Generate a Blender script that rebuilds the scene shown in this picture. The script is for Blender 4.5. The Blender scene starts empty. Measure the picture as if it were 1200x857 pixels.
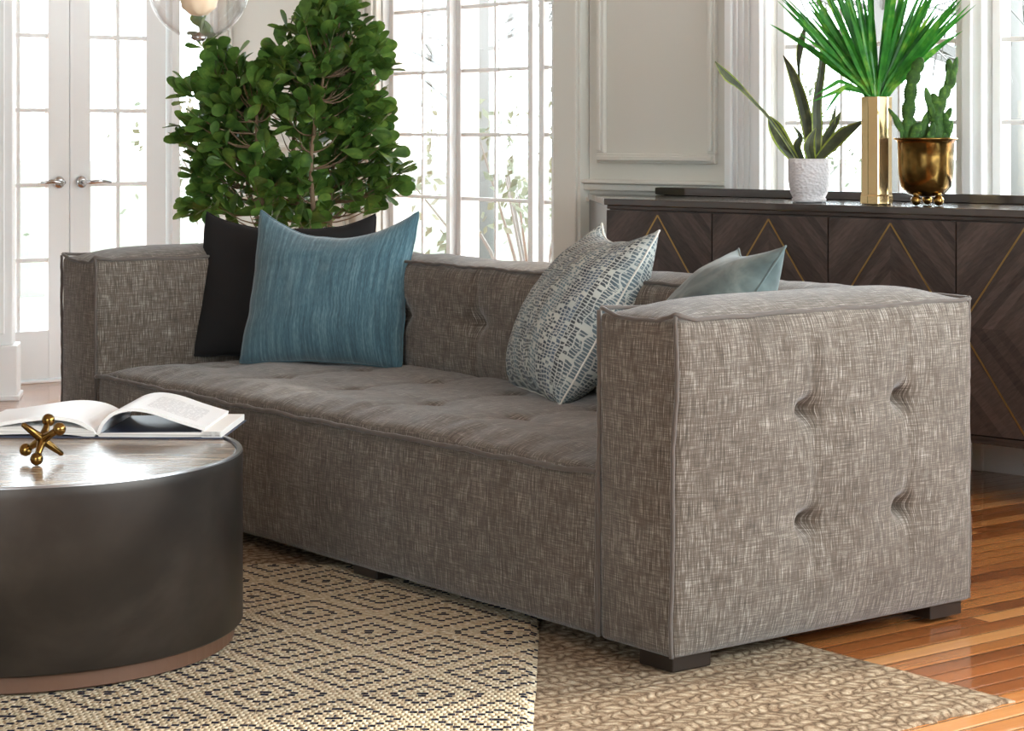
import bpy, bmesh, math, random
from mathutils import Vector, Matrix, noise
C = bpy.context.scene
COL = C.collection
PI = math.pi
# ------------------------------------------------------------------ camera, world, lights
F = 2500.0; HY = 157.0; CH = 1.05            # focal length in px of 1200, horizon row, camera height
cd = bpy.data.cameras.new('camera'); cam = bpy.data.objects.new('camera', cd); COL.objects.link(cam)
cam.location = (0, 0, CH); cam.rotation_euler = (PI/2, 0, 0)
cd.sensor_width = 36; cd.lens = F/1200*36; cd.shift_y = -(428.5-HY)/1200; cd.clip_start = .05; cd.clip_end = 300
C.camera = cam
C.view_settings.view_transform = 'Standard'; C.view_settings.look = 'None'
C.view_settings.gamma = 1; C.view_settings.use_curve_mapping = False
C.view_settings.exposure = 0.0
C.cycles.use_denoising = True
C.cycles.max_bounces = 10; C.cycles.diffuse_bounces = 5; C.cycles.transparent_max_bounces = 24
C.cycles.caustics_reflective = False; C.cycles.caustics_refractive = False
C.cycles.sample_clamp_indirect = 6
W = bpy.data.worlds.new('world'); C.world = W; W.use_nodes = True
bg = W.node_tree.nodes['Background']; bg.inputs[0].default_value = (.82, .94, 1, 1); bg.inputs[1].default_value = 11.0

def area(name, loc, target, sx, sy, power, color=(1, 1, 1), portal=False, spread=PI):
    d = bpy.data.lights.new(name, 'AREA'); d.shape = 'RECTANGLE'; d.size = sx; d.size_y = sy
    d.energy = power; d.color = color; d.spread = spread
    o = bpy.data.objects.new(name, d); COL.objects.link(o); o.location = loc
    o.rotation_euler = (Vector(target)-Vector(loc)).to_track_quat('-Z', 'Y').to_euler()
    if portal: d.cycles.is_portal = True
    return o
# daylight through the unseen windows: right wall, wall behind the camera
area('daylight_right', (2.55, 2.3, 1.7), (0, 3.6, .5), 3.0, 1.7, 72, (.88, .96, 1))
area('daylight_behind', (-1.6, -1.4, 1.9), (-.4, 4, .6), 2.4, 1.6, 30, (.88, .96, 1))
area('portal_bay', (-.27, 8.62, 1.3), (-.27-.82, 8.62-.57, 1.3), 1.3, 2.4, 1, portal=True)
area('portal_back', (1.53, 6.65, 1.5), (1.53-.695, 6.65-.719, 1.5), 1.7, 2.2, 1, portal=True)
area('portal_door', (-2.07, 9.08, 1.2), (-2.07+.6, 9.08-.8, 1.2), 1.0, 2.3, 1, portal=True)
sd = bpy.data.lights.new('sun', 'SUN'); sd.energy = 5.5; sd.angle = math.radians(2.5); sd.color = (1, .95, .86)
sun = bpy.data.objects.new('sun', sd); COL.objects.link(sun)
sun.rotation_euler = Vector((-.85, -.31, -.50)).to_track_quat('-Z', 'Y').to_euler()

# ------------------------------------------------------------------ materials
class S:                                           # a node socket with arithmetic
    def __init__(s, t, k): s.t = t; s.k = k
    def _m(s, op, *a):
        n = s.t.nodes.new('ShaderNodeMath'); n.operation = op
        for i, v in enumerate((s,)+a):
            if isinstance(v, S): s.t.links.new(v.k, n.inputs[i])
            else: n.inputs[i].default_value = v
        return S(s.t, n.outputs[0])
    def __add__(s, o): return s._m('ADD', o)
    __radd__ = __add__
    def __sub__(s, o): return s._m('SUBTRACT', o)
    def __rsub__(s, o): return (s*-1.0)+o
    def __mul__(s, o): return s._m('MULTIPLY', o)
    __rmul__ = __mul__
    def __truediv__(s, o): return s._m('DIVIDE', o)
    def abs(s): return s._m('ABSOLUTE')
    def floor(s): return s._m('FLOOR')
    def fract(s): return s._m('FRACT')
    def lt(s, o): return s._m('LESS_THAN', o)
    def gt(s, o): return s._m('GREATER_THAN', o)
    def max(s, o): return s._m('MAXIMUM', o)
    def min(s, o): return s._m('MINIMUM', o)
    def sin(s): return s._m('SINE')
    def pow(s, o): return s._m('POWER', o)
    def clamp(s):
        n = s.t.nodes.new('ShaderNodeClamp'); s.t.links.new(s.k, n.inputs[0]); return S(s.t, n.outputs[0])
class Mat:
    def __init__(s, name, rough=.6, color=(.8, .8, .8), metal=0, **kw):
        s.m = bpy.data.materials.new(name); s.m.use_nodes = True; s.t = s.m.node_tree; s.b = s.t.nodes['Principled BSDF']
        s.set('Roughness', rough); s.set('Metallic', metal); s.set('Base Color', color)
        for k, v in kw.items(): s.set(k.replace('_', ' '), v)
    def set(s, k, v):
        if isinstance(v, S): s.t.links.new(v.k, s.b.inputs[k])
        elif isinstance(v, tuple): s.b.inputs[k].default_value = (*v, 1) if len(v) == 3 else v
        else: s.b.inputs[k].default_value = v
    def coord(s, kind='Object'):
        n = s.t.nodes.new('ShaderNodeTexCoord'); x = s.t.nodes.new('ShaderNodeSeparateXYZ')
        s.t.links.new(n.outputs[kind], x.inputs[0]); return [S(s.t, x.outputs[i]) for i in range(3)]
    def vec(s, x, y, z=0.0):
        n = s.t.nodes.new('ShaderNodeCombineXYZ')
        for i, v in enumerate((x, y, z)):
            if isinstance(v, S): s.t.links.new(v.k, n.inputs[i])
            else: n.inputs[i].default_value = v
        return S(s.t, n.outputs[0])
    def noise(s, v, scale=1, detail=2, rough=.5, dist=0):
        n = s.t.nodes.new('ShaderNodeTexNoise'); s.t.links.new(v.k, n.inputs['Vector'])
        n.inputs['Scale'].default_value = scale; n.inputs['Detail'].default_value = detail
        n.inputs['Roughness'].default_value = rough; n.inputs['Distortion'].default_value = dist
        return S(s.t, n.outputs[0])
    def voro(s, v, scale=1, feat='F1', out=0):
        n = s.t.nodes.new('ShaderNodeTexVoronoi'); n.feature = feat; s.t.links.new(v.k, n.inputs['Vector'])
        n.inputs['Scale'].default_value = scale; return S(s.t, n.outputs[out])
    def white(s, v):
        n = s.t.nodes.new('ShaderNodeTexWhiteNoise'); s.t.links.new(v.k, n.inputs['Vector']); return S(s.t, n.outputs[0])
    def ramp(s, f, stops):
        n = s.t.nodes.new('ShaderNodeValToRGB'); s.t.links.new(f.k, n.inputs[0]); e = n.color_ramp.elements
        while len(e) < len(stops): e.new(.5)
        for i, (p, c) in enumerate(stops): e[i].position = p; e[i].color = (*c, 1)
        return S(s.t, n.outputs[0])
    def mix(s, f, a, b):
        n = s.t.nodes.new('ShaderNodeMix'); n.data_type = 'RGBA'
        for k, v in ((0, f), (6, a), (7, b)):
            if isinstance(v, S): s.t.links.new(v.k, n.inputs[k])
            else: n.inputs[k].default_value = v if k == 0 else (*v, 1)
        return S(s.t, n.outputs[2])
    def bump(s, h, strength=.3, dist=.01):
        n = s.t.nodes.new('ShaderNodeBump'); s.t.links.new(h.k, n.inputs['Height'])
        n.inputs['Strength'].default_value = strength; n.inputs['Distance'].default_value = dist
        s.t.links.new(n.outputs[0], s.b.inputs['Normal']); return s

def srgb(r, g, b): return tuple(((c/255+.055)/1.055)**2.4 if c > 10 else c/255/12.92 for c in (r, g, b))
def sc(c, k): return tuple(x*k for x in c)

def woven(name, dark, mid, light, fine=900, slub=1.0, bump=.35):
    m = Mat(name, .95); u, v, _ = m.coord('UV')
    a = m.noise(m.vec(u*fine*.6, v*26), 1, 2, .6); b = m.noise(m.vec(u*24, v*fine*.6, 3.7), 1, 2, .6)
    c = m.noise(m.vec(u*480, v*20, 8.1), 1, 3, .65); d = m.noise(m.vec(u*20, v*420, 1.1), 1, 3, .65)
    big = m.noise(m.vec(u*9, v*5, 5.5), 1, 2)
    f = (a*.30+b*.26+c*.60*slub+d*.18*slub+big*.10) - .22*slub + .0
    f = (f-.5)*1.85+.44
    m.set('Base Color', m.ramp(f.clamp(), [(0, dark), (.48, mid), (1, light)]))
    m.set('Sheen Weight', .25); m.set('Sheen Roughness', .5); m.set('Specular IOR Level', .15)
    wv = ((u*fine*3.0).sin()*(v*fine*3.0).sin())*.25
    m.bump(a*.5+b*.5+c*.4+wv, bump, .002); return m
M = {}
M['sofa'] = woven('sofa_tweed', srgb(27, 22, 19), srgb(96, 86, 76), srgb(198, 192, 183))
M['welt'] = woven('welt_tweed', srgb(36, 31, 29), srgb(90, 82, 76), srgb(160, 154, 146))
m = Mat('blue_chenille', .9); u, v, _ = m.coord('UV')
f = m.noise(m.vec(u*120, v*5), 1, 4, .65)*.7+m.noise(m.vec(u*420, v*60), 1, 2)*.3
m.set('Base Color', m.ramp(f, [(.3, srgb(34, 60, 70)), (.5, srgb(62, 94, 105)), (.72, srgb(108, 138, 146))]))
m.set('Sheen Weight', .35); m.bump(f, .5, .004); M['blue'] = m
m = Mat('black_cotton', .85, srgb(33, 32, 32)); u, v, _ = m.coord('UV')
m.bump(m.noise(m.vec(u*600, v*600), 1, 2), .2, .001); m.set('Specular IOR Level', .15); M['black'] = m
m = Mat('teal_velvet', .95); u, v, _ = m.coord('UV')
f = m.noise(m.vec(u, v), 7, 4, .6, .6)
m.set('Base Color', m.ramp(f, [(.3, srgb(64, 74, 74)), (.5, srgb(96, 107, 105)), (.7, srgb(136, 147, 142))]))
m.set('Sheen Weight', .2); m.set('Sheen Roughness', .5); m.set('Specular IOR Level', .15); m.bump(m.noise(m.vec(u*300, v*300), 1, 2), .1, .001); M['teal'] = m
# patterned jacquard: broken dark-blue dashes in columns on a cream ground
m = Mat('patterned_jacquard', .9); u, v, _ = m.coord('UV')
wob = m.noise(m.vec(u*22, v*22), 1, 3)*.020
cu = (u+wob)*92; cv = (v+wob)*120
cell = m.white(m.vec(cu.floor(), cv.floor())); fu = (cu.fract()-.5).abs(); fv = (cv.fract()-.5).abs()
mark = fu.lt(.41)*fv.lt(.36)*cell.gt(.16)
brk = (m.noise(m.vec(u*170, v*170, 2), 1, 3)).lt(.60)
band = m.ramp((((u*7.3).fract())), [(0, srgb(78, 92, 106)), (.34, srgb(46, 52, 62)), (.62, srgb(98, 116, 124)), (.9, srgb(58, 62, 66))])
ground = m.mix(m.noise(m.vec(u*14, v*14, 9), 1, 3), srgb(128, 138, 140), srgb(196, 194, 182))
m.set('Base Color', m.mix(mark*brk, ground, band)); m.bump(mark, .4, .002); M['pattern'] = m
M['cord'] = Mat('cream_cord', .9, srgb(200, 198, 188))

m = Mat('dark_leg_wood', .35, srgb(34, 26, 21)); M['leg'] = m
# floor: narrow glossy strips, each with its own tone, along local X
m = Mat('wood_floor', .2); x, y, _ = m.coord('Object')
row = (y/.0572).floor(); off = m.white(m.vec(row, 3.0))
col = (x/.95+off*7).floor(); tone = m.white(m.vec(row, col, 1.0))
g = m.noise(m.vec(x*3.5, y*90, tone*10), 1, 4, .6, .4)
base = m.ramp(tone*.75+g*.25, [(0, srgb(98, 56, 30)), (.4, srgb(144, 86, 46)), (.7, srgb(176, 114, 62)), (1, srgb(212, 156, 98))])
gap = (((y/.0572).fract()-.5).abs()).gt(.482).max(((x/.95+off*7).fract()-.5).abs().gt(.4985))
m.set('Base Color', m.mix(gap, base, srgb(50, 26, 14))); m.set('Roughness', g*.1+.10); m.set('Coat Weight', .5); m.set('Coat Roughness', .08)
m.bump(((((y/.0572).fract()-.5).abs()*2).pow(8.0))*-1+m.noise(m.vec(x*1.5, y*5), 1, 2)*.5, .6, .0025); M['floor'] = m
M['white'] = Mat('white_paint', .45, srgb(236, 237, 236))
M['wall'] = Mat('wall_paint', .7, srgb(216, 215, 207))
M['wall'].bump(M['wall'].noise(M['wall'].vec(*M['wall'].coord('Object')), 60, 2), .05, .001)
M['ceil'] = Mat('ceiling_paint', .9, srgb(235, 235, 232))
# thin window glass: clear with a fresnel reflection
def thin_glass(name, r, f0=1.0):
    mt = bpy.data.materials.new(name); mt.use_nodes = True; t = mt.node_tree; t.nodes.clear()
    o = t.nodes.new('ShaderNodeOutputMaterial'); tr = t.nodes.new('ShaderNodeBsdfTransparent'); gl = t.nodes.new('ShaderNodeBsdfGlossy')
    gl.inputs['Roughness'].default_value = r; fr = t.nodes.new('ShaderNodeFresnel')
    ge = t.nodes.new('ShaderNodeNewGeometry'); mr = t.nodes.new('ShaderNodeMapRange'); mr.inputs['To Min'].default_value = f0; mr.inputs['To Max'].default_value = 1/f0
    t.links.new(ge.outputs['Backfacing'], mr.inputs['Value']); t.links.new(mr.outputs[0], fr.inputs[0])
    mx = t.nodes.new('ShaderNodeMixShader'); t.links.new(fr.outputs[0], mx.inputs[0]); t.links.new(tr.outputs[0], mx.inputs[1])
    t.links.new(gl.outputs[0], mx.inputs[2]); t.links.new(mx.outputs[0], o.inputs[0])
    class Q: pass
    q = Q(); q.m = mt; return q
M['glass'] = thin_glass('window_glass', .01, 1.35)
M['globe'] = thin_glass('globe_glass', .01, 1.6)
M['chrome'] = Mat('chrome', .18, (.5, .5, .5), 1)
M['brass_line'] = Mat('brass_inlay', .32, srgb(176, 148, 96), 1)
m = Mat('aged_brass', .2, srgb(178, 132, 66), 1); x, y, z = m.coord('Object')
m.set('Base Color', m.ramp(m.noise(m.vec(x, y, z), 22, 3), [(.3, srgb(84, 62, 30)), (.7, srgb(150, 118, 64))]))
m.bump(m.noise(m.vec(x, y, z), 18, 1), .2, .01); M['brass'] = m
m = Mat('gold_glass', .16, srgb(206, 178, 130), .85); x, y, z = m.coord('Object'); M['gold'] = m
m = Mat('credenza_veneer', .36); x, y, z = m.coord('UV')           # chevron laid grain, mirrored about each door's middle
fx = (x-.5).abs(); dv = (y-.5).abs()
g = m.noise(m.vec((fx*1.1-y*.6)*9, (fx*.6+y*1.1)*60, 0), 1, 4, .6, .5)
st = m.white(m.vec(((fx*.8+dv*1.0)*16).floor(), (x-.5).gt(0), (y-.5).gt(0)))
m.set('Base Color', m.ramp(g*.65+st*.35, [(.2, srgb(36, 29, 27)), (.5, srgb(62, 52, 48)), (.85, srgb(88, 76, 70))]))
m.bump(g, .25, .002); M['veneer'] = m
m = Mat('credenza_frame', .26); x, y, z = m.coord('Object')
g = m.noise(m.vec(x*4, y*60, z*60), 1, 4, .6)
m.set('Base Color', m.ramp(g, [(.3, srgb(40, 33, 31)), (.7, srgb(74, 64, 59))])); M['cframe'] = m
m = Mat('credenza_top', .16, srgb(58, 51, 47)); m.set('Coat Weight', .6); M['ctop'] = m
m = Mat('drum_metal', .42, (.1, .1, .1), .75); x, y, z = m.coord('Object')
g = m.noise(m.vec(x*2.2, y*2.2, z*3.0), 1, 5, .55, .3)
m.set('Base Color', m.ramp(g, [(.3, srgb(38, 35, 33)), (.55, srgb(62, 57, 53)), (.75, srgb(90, 82, 76))]))
m.set('Roughness', g*.25+.28); m.bump(m.noise(m.vec(x, y, z*.4), 30, 3), .08, .002); M['drum'] = m
m = Mat('rim_steel', .3, srgb(150, 148, 148), 1); M['rim'] = m
m = Mat('table_planks', .32); x, y, _ = m.coord('Object')
row = (y/.105).floor(); g = m.noise(m.vec(x*3, y*48, row), 1, 5, .62, .6); tn = m.white(m.vec(row, 1.0))
crack = m.noise(m.vec(x*16, y*70, 2), 1, 4, .7, 1.2)
b_ = m.ramp(g*.7+tn*.3, [(.25, srgb(112, 92, 78)), (.55, srgb(162, 140, 118)), (.8, srgb(204, 186, 162))])
m.set('Base Color', m.mix(crack.lt(.44).max(((y/.105).fract()-.5).abs().gt(.485)), b_, srgb(50, 36, 28)))
m.set('Roughness', g*.2+.14); m.set('Coat Weight', .4); m.set('Coat Roughness', .15); m.bump(g+crack.lt(.44)*-1.0, .35, .003); M['planks'] = m
M['plinth'] = Mat('plinth_wood', .45, srgb(92, 64, 48))
M['plinth'].bump(M['plinth'].noise(M['plinth'].vec(*M['plinth'].coord('Object')), 12, 4), .1, .002)
M['paper'] = Mat('page_paper', .55, srgb(238, 236, 232))
m = Mat('page_edges', .7); x, y, z = m.coord('Object')
m.set('Base Color', m.ramp(m.noise(m.vec(x*1.5, 0.0, z*900), 1, 2), [(.35, srgb(170, 166, 160)), (.6, srgb(235, 232, 226))])); M['pedge'] = m
m = Mat('printed_page', .4); x, y, z = m.coord('Object')
tx = ((y*150).fract()).lt(.45)*(m.noise(m.vec(x*120, (y*150).floor()), 1, 1)).gt(.45)*((x-.15).abs().lt(.055))*((y-.13).abs().lt(.085))
m.set('Base Color', m.mix(tx*.45, srgb(240, 240, 240), srgb(120, 120, 124))); M['print'] = m
M['photo'] = Mat('printed_photo', .3, srgb(48, 58, 82)); M['cover'] = Mat('book_cover', .6, srgb(60, 66, 84))
m = Mat('white_ceramic', .8, srgb(196, 192, 192)); x, y, z = m.coord('Object')
m.bump(m.voro(m.vec(x, y, z*1.3), 95), .7, .004); M['ceramic'] = m
M['soil'] = Mat('soil', .95, srgb(50, 38, 30))
def leafm(name, dark, mid, light, scale=9, gloss=.38, tr=.25):
    m = Mat(name, gloss); x, y, z = m.coord('Object'); f = m.noise(m.vec(x, y, z), scale, 3, .6)
    m.set('Base Color', m.ramp(f, [(.3, dark), (.55, mid), (.75, light)]))
    t = m.t; tl = t.nodes.new('ShaderNodeBsdfTranslucent'); mx = t.nodes.new('ShaderNodeMixShader'); mx.inputs[0].default_value = tr
    src = m.b.inputs['Base Color'].links[0].from_socket; t.links.new(src, tl.inputs[0])
    out = [n for n in t.nodes if n.type == 'OUTPUT_MATERIAL'][0]
    t.links.new(m.b.outputs[0], mx.inputs[1]); t.links.new(tl.outputs[0], mx.inputs[2]); t.links.new(mx.outputs[0], out.inputs[0])
    return m
M['ficus'] = leafm('ficus_leaf', srgb(48, 78, 34), srgb(88, 122, 52), srgb(140, 166, 76), 14, .4, .35)
M['snake'] = leafm('snake_leaf', srgb(48, 56, 38), srgb(74, 82, 54), srgb(106, 112, 70), 30, .5, .1)
M['snakelight'] = leafm('snake_margin', srgb(120, 140, 50), srgb(160, 176, 70), srgb(200, 206, 130), 30, .5, .3)
M['palm'] = leafm('palm_blade', srgb(40, 116, 46), srgb(76, 158, 60), srgb(160, 204, 84), 16, .35, .45)
M['cactus'] = leafm('cactus_skin', srgb(30, 60, 18), srgb(52, 90, 26), srgb(92, 126, 42), 60, .8, .05)
M['bark'] = Mat('bark', .9, srgb(122, 100, 78))
M['bark'].bump(M['bark'].noise(M['bark'].vec(*M['bark'].coord('Object')), 80, 3), .4, .004)
M['basket'] = Mat('planter_weave', .9, srgb(120, 104, 84))
M['bulb'] = Mat('bulb_cream', .35, srgb(226, 206, 178))
# geometric rug
m = Mat('diamond_rug', .95); x, y, _ = m.coord('Object')
SXs, SYs = .0115, .0155
rx = (y/SYs).floor(); qy = (rx+.5)*SYs
xo = x+(rx*.5).fract()*SXs
fu = (((xo/SXs).fract()-.5).abs())*2; fv = (((y/SYs).fract()-.5).abs())*2
a = x/.29+qy/.33+.13; b = x/.29-qy/.33+.37
d = (a.fract()-.5).abs().max((b.fract()-.5).abs())
ring = lambda r, w: (d-r).abs().lt(w)
navy = ring(.385, .023).max(ring(.20, .024)).max(d.lt(.055))
st = fv.lt(.86)*m.noise(m.vec(x, y), 300, 2).gt(.30); n1 = m.noise(m.vec(x, y), 260, 3)
cream = m.ramp(m.noise(m.vec(x, y), 90, 3), [(.3, srgb(146, 129, 104)), (.5, srgb(183, 167, 139)), (.7, srgb(215, 204, 182))])
m.set('Base Color', m.mix(navy*st, cream, srgb(26, 29, 44)))
h = (1-fu*fu)*(1-fv*fv*.8); m.bump(h+n1*.5, .9, .004); m.set('Specular IOR Level', .1); M['rug'] = m
m = Mat('jute_braid', .95); x, y, _ = m.coord('Object')
dx = m.noise(m.vec(x, y), 11, 3, .6)*.09; dy = m.noise(m.vec(x, y, 4.0), 15, 3, .65)*.07
wx = x+dx; kx = wx/.033; side = (kx.floor()*.5).fract().gt(.25)
kf = kx.fract()-.5; ky = (y+dy)/.026+kf*(side*1.6-.8)
k = kf.abs()*2; l = (ky.fract()-.5).abs()*2
fib = m.noise(m.vec((x+dx)*190, (y+dy)*260), 1, 4, .7, 1.2); v = m.voro(m.vec(x*48, y*40), 1)
h = (1-k*k*.75)*(1-l*l*.8)*.75+fib*.8-v*.45
m.set('Base Color', m.ramp(h*.6+fib*.45-.05, [(.12, srgb(70, 54, 42)), (.4, srgb(134, 112, 90)), (.62, srgb(172, 150, 124)), (.9, srgb(212, 196, 170))]))
m.bump(h, 1.0, .012); m.set('Specular IOR Level', .1); M['jute'] = m
m = Mat('lawn_grass', .95); x, y, _ = m.coord('Object')
m.set('Base Color', m.ramp(m.noise(m.vec(x, y*.35), .9, 5, .65), [(.3, srgb(50, 56, 38)), (.55, srgb(62, 65, 46)), (.75, srgb(76, 68, 54))])); M['lawn'] = m
M['outleaf'] = leafm('garden_leaf', srgb(74, 80, 64), srgb(92, 94, 74), srgb(106, 96, 80), 2.5, .8, .3)
M['outbark'] = Mat('garden_bark', .95, srgb(112, 109, 106))

# ------------------------------------------------------------------ mesh helpers
def link(o, parent=None):
    COL.objects.link(o)
    if parent is not None: o.parent = parent
    return o
class MB:
    def __init__(s): s.v = []; s.f = []; s.uv = []; s.mi = []
    def add(s, vs, fs, uvs=None, mi=0):
        b = len(s.v); s.v += [tuple(p) for p in vs]
        for i, f in enumerate(fs):
            s.f.append(tuple(b+k for k in f)); s.mi.append(mi)
            s.uv.append(uvs[i] if uvs else [(0, 0)]*len(f))
    def box(s, x0, y0, z0, x1, y1, z1, mi=0):
        vs = [(x, y, z) for x in (x0, x1) for y in (y0, y1) for z in (z0, z1)]
        s.add(vs, [(0, 1, 3, 2), (4, 6, 7, 5), (0, 4, 5, 1), (2, 3, 7, 6), (0, 2, 6, 4), (1, 5, 7, 3)], mi=mi)
    def prism(s, poly, z0, z1, mi=0):
        n = len(poly); vs = [(x, y, z0) for x, y in poly]+[(x, y, z1) for x, y in poly]
        fs = [tuple(reversed(range(n))), tuple(range(n, 2*n))]+[(i, (i+1) % n, n+(i+1) % n, n+i) for i in range(n)]
        s.add(vs, fs, mi=mi)
    def tube(s, pts, r, n=8, cap=True, mi=0):
        pts = [Vector(p) for p in pts]; rs = r if isinstance(r, (list, tuple)) else [r]*len(pts)
        vs = []; up = None
        for i, p in enumerate(pts):
            d = (pts[min(i+1, len(pts)-1)]-pts[max(i-1, 0)]).normalized()
            if up is None: up = Vector((0, 0, 1)) if abs(d.z) < .9 else Vector((1, 0, 0))
            a = d.cross(up).normalized(); b = a.cross(d).normalized(); up = b
            for k in range(n):
                t = 2*PI*k/n; vs.append(p+(a*math.cos(t)+b*math.sin(t))*rs[i])
        fs = [(i*n+k, i*n+(k+1) % n, (i+1)*n+(k+1) % n, (i+1)*n+k) for i in range(len(pts)-1) for k in range(n)]
        if cap: fs += [tuple(range(n-1, -1, -1)), tuple(range((len(pts)-1)*n, len(pts)*n))]
        s.add(vs, fs, mi=mi)
    def lathe(s, prof, n=48, cx=0, cy=0, mi=0, mod=None):
        vs = []
        for i, (r, z) in enumerate(prof):
            for k in range(n):
                t = 2*PI*k/n; q = r*(mod(t, z) if mod else 1); vs.append((cx+q*math.cos(t), cy+q*math.sin(t), z))
        fs = [(i*n+k, i*n+(k+1) % n, (i+1)*n+(k+1) % n, (i+1)*n+k) for i in range(len(prof)-1) for k in range(n)]
        if prof[0][0] > 1e-5: fs.append(tuple(range(n-1, -1, -1)))
        if prof[-1][0] > 1e-5: fs.append(tuple(range((len(prof)-1)*n, len(prof)*n)))
        s.add(vs, fs, mi=mi)
    def sphere(s, c, r, n=16, m=10, sq=None, mi=0):
        R = sq if sq is not None else Matrix.Identity(3)
        vs = []; c = Vector(c)
        for i in range(m+1):
            a = PI*i/m
            for k in range(n):
                t = 2*PI*k/n; vs.append(c+R@Vector((r*math.sin(a)*math.cos(t), r*math.sin(a)*math.sin(t), r*math.cos(a))))
        s.add(vs, [(i*n+k, (i+1)*n+k, (i+1)*n+(k+1) % n, i*n+(k+1) % n) for i in range(m) for k in range(n)], mi=mi)
    def obj(s, name, mats, parent=None, smooth=False, bevel=0, weld=False):
        me = bpy.data.meshes.new(name); me.from_pydata(s.v, [], s.f); me.update()
        l = me.uv_layers.new(name='UVMap'); i = 0
        flat = [c for f in s.uv for uv in f for c in uv]; l.data.foreach_set('uv', flat)
        if not isinstance(mats, (list, tuple)): mats = [mats]
        for q in mats: me.materials.append(M[q].m)
        me.polygons.foreach_set('material_index', s.mi)
        if weld:
            bm = bmesh.new(); bm.from_mesh(me); bmesh.ops.remove_doubles(bm, verts=bm.verts, dist=1e-5)
            bmesh.ops.recalc_face_normals(bm, faces=bm.faces); bm.to_mesh(me); bm.free()
        if smooth: me.polygons.foreach_set('use_smooth', [True]*len(me.polygons))
        o = link(bpy.data.objects.new(name, me), parent)
        if bevel:
            b = o.modifiers.new('bevel', 'BEVEL'); b.width = bevel; b.segments = 3; b.limit_method = 'ANGLE'; b.harden_normals = False
        return o
def tag(o, label=None, cat=None, group=None, kind=None):
    if label: o['label'] = label
    if cat: o['category'] = cat
    if group: o['group'] = group
    if kind: o['kind'] = kind
    return o
def thing(name, label, cat, loc=(0, 0, 0), rz=0, group=None):
    o = bpy.data.objects.new(name, None); COL.objects.link(o); o.location = loc; o.rotation_euler = (0, 0, rz)
    o.empty_display_size = .1
    return tag(o, label, cat, group)
def struct(o, loc=None, rz=None):
    o['kind'] = 'structure'
    if loc is not None: o.location = loc
    if rz is not None: o.rotation_euler = (0, 0, rz)
    return o
def at(px, py, z): return Vector(((px-600)/F*z, z, CH+(HY-py)*z/F))     # a point of the place at depth z
def lerp(a, b, t): return a+(b-a)*t

def softbox(x0, x1, y0, y1, z0, z1, r=.02, step=.012, disp=None, skip=()):
    """closed rounded box with fine faces, UV in metres; disp(p, n) -> offset vector"""
    c = Vector(((x0+x1)/2, (y0+y1)/2, (z0+z1)/2)); h = Vector(((x1-x0)/2, (y1-y0)/2, (z1-z0)/2))
    mb = MB()
    for ax, sg in ((0, 1), (0, -1), (1, 1), (1, -1), (2, 1), (2, -1)):
        if (ax, sg) in skip: continue
        u, w = [(1, 2), (0, 2), (0, 1)][ax]
        nu = max(2, int(2*h[u]/step)); nw = max(2, int(2*h[w]/step))
        vs = []; uvs = []
        for i in range(nu+1):
            for j in range(nw+1):
                p = Vector((0, 0, 0)); p[ax] = sg*h[ax]; p[u] = -h[u]+2*h[u]*i/nu; p[w] = -h[w]+2*h[w]*j/nw
                uv = (c[u]+p[u], c[w]+p[w])
                q = Vector([max(-h[k]+r, min(h[k]-r, p[k])) for k in range(3)])
                d = p-q; n = d.normalized() if d.length > 1e-9 else Vector([sg if k == ax else 0 for k in range(3)])
                p2 = q+n*r+c
                if disp: p2 = p2+disp(p2, n)
                vs.append(p2); uvs.append(uv)
        fs = []; fu = []
        for i in range(nu):
            for j in range(nw):
                a = i*(nw+1)+j; f = (a, a+nw+1, a+nw+2, a+1)
                flip = (sg < 0) ^ (ax == 1)
                if flip: f = f[::-1]
                fs.append(f); fu.append([uvs[k] for k in f])
        mb.add(vs, fs, fu)
    return mb
def sstep(a, b, x):
    t = max(0, min(1, (x-a)/(b-a))); return t*t*(3-2*t)
def welt(pts, r=.0045, wob=.003, seed=0, n=6):
    """hand-stitched flange seam: a wobbling cord along a path"""
    out = []; P = [Vector(p) for p in pts]
    for i in range(len(P)-1):
        k = max(2, int((P[i+1]-P[i]).length/.012))
        for j in range(k): out.append(P[i].lerp(P[i+1], j/k))
    out.append(P[-1]); res = []
    for i, p in enumerate(out):
        q = noise.noise_vector(p*9+Vector((seed, 0, 0)))*wob+noise.noise_vector(p*45+Vector((seed, 3, 0)))*wob*.35
        res.append(p+q)
    mb = MB(); mb.tube(res, [r*(1+.25*noise.noise(p*60)) for p in res], n); return mb

# ------------------------------------------------------------------ the setting
A_S = .915; lS = Vector((-math.cos(A_S), math.sin(A_S), 0)); nS = Vector((math.sin(A_S), math.cos(A_S), 0))
ORG = Vector((.31, 4.10, 0))
def SP(l, n, z=0): return ORG+lS*l+nS*n+Vector((0, 0, z))            # a point in the sofa's own axes
RZ_S = -(PI/2-A_S+0)  # placeholder, replaced below
RZ_S = math.atan2(-lS.y, -lS.x)                                       # local X = -lS, local Y = nS
fl = MB(); fl.box(-9, -9, -.06, 9, 9, 0)
RZ_F = math.atan2(nS.y, nS.x)
struct(fl.obj('floor', 'floor'), (-.6, 4.2, 0), RZ_F)
ce = MB(); ce.box(-8, -2.2, 2.75, 3.4, 10.2, 2.85); struct(ce.obj('ceiling', 'ceil'))

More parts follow.
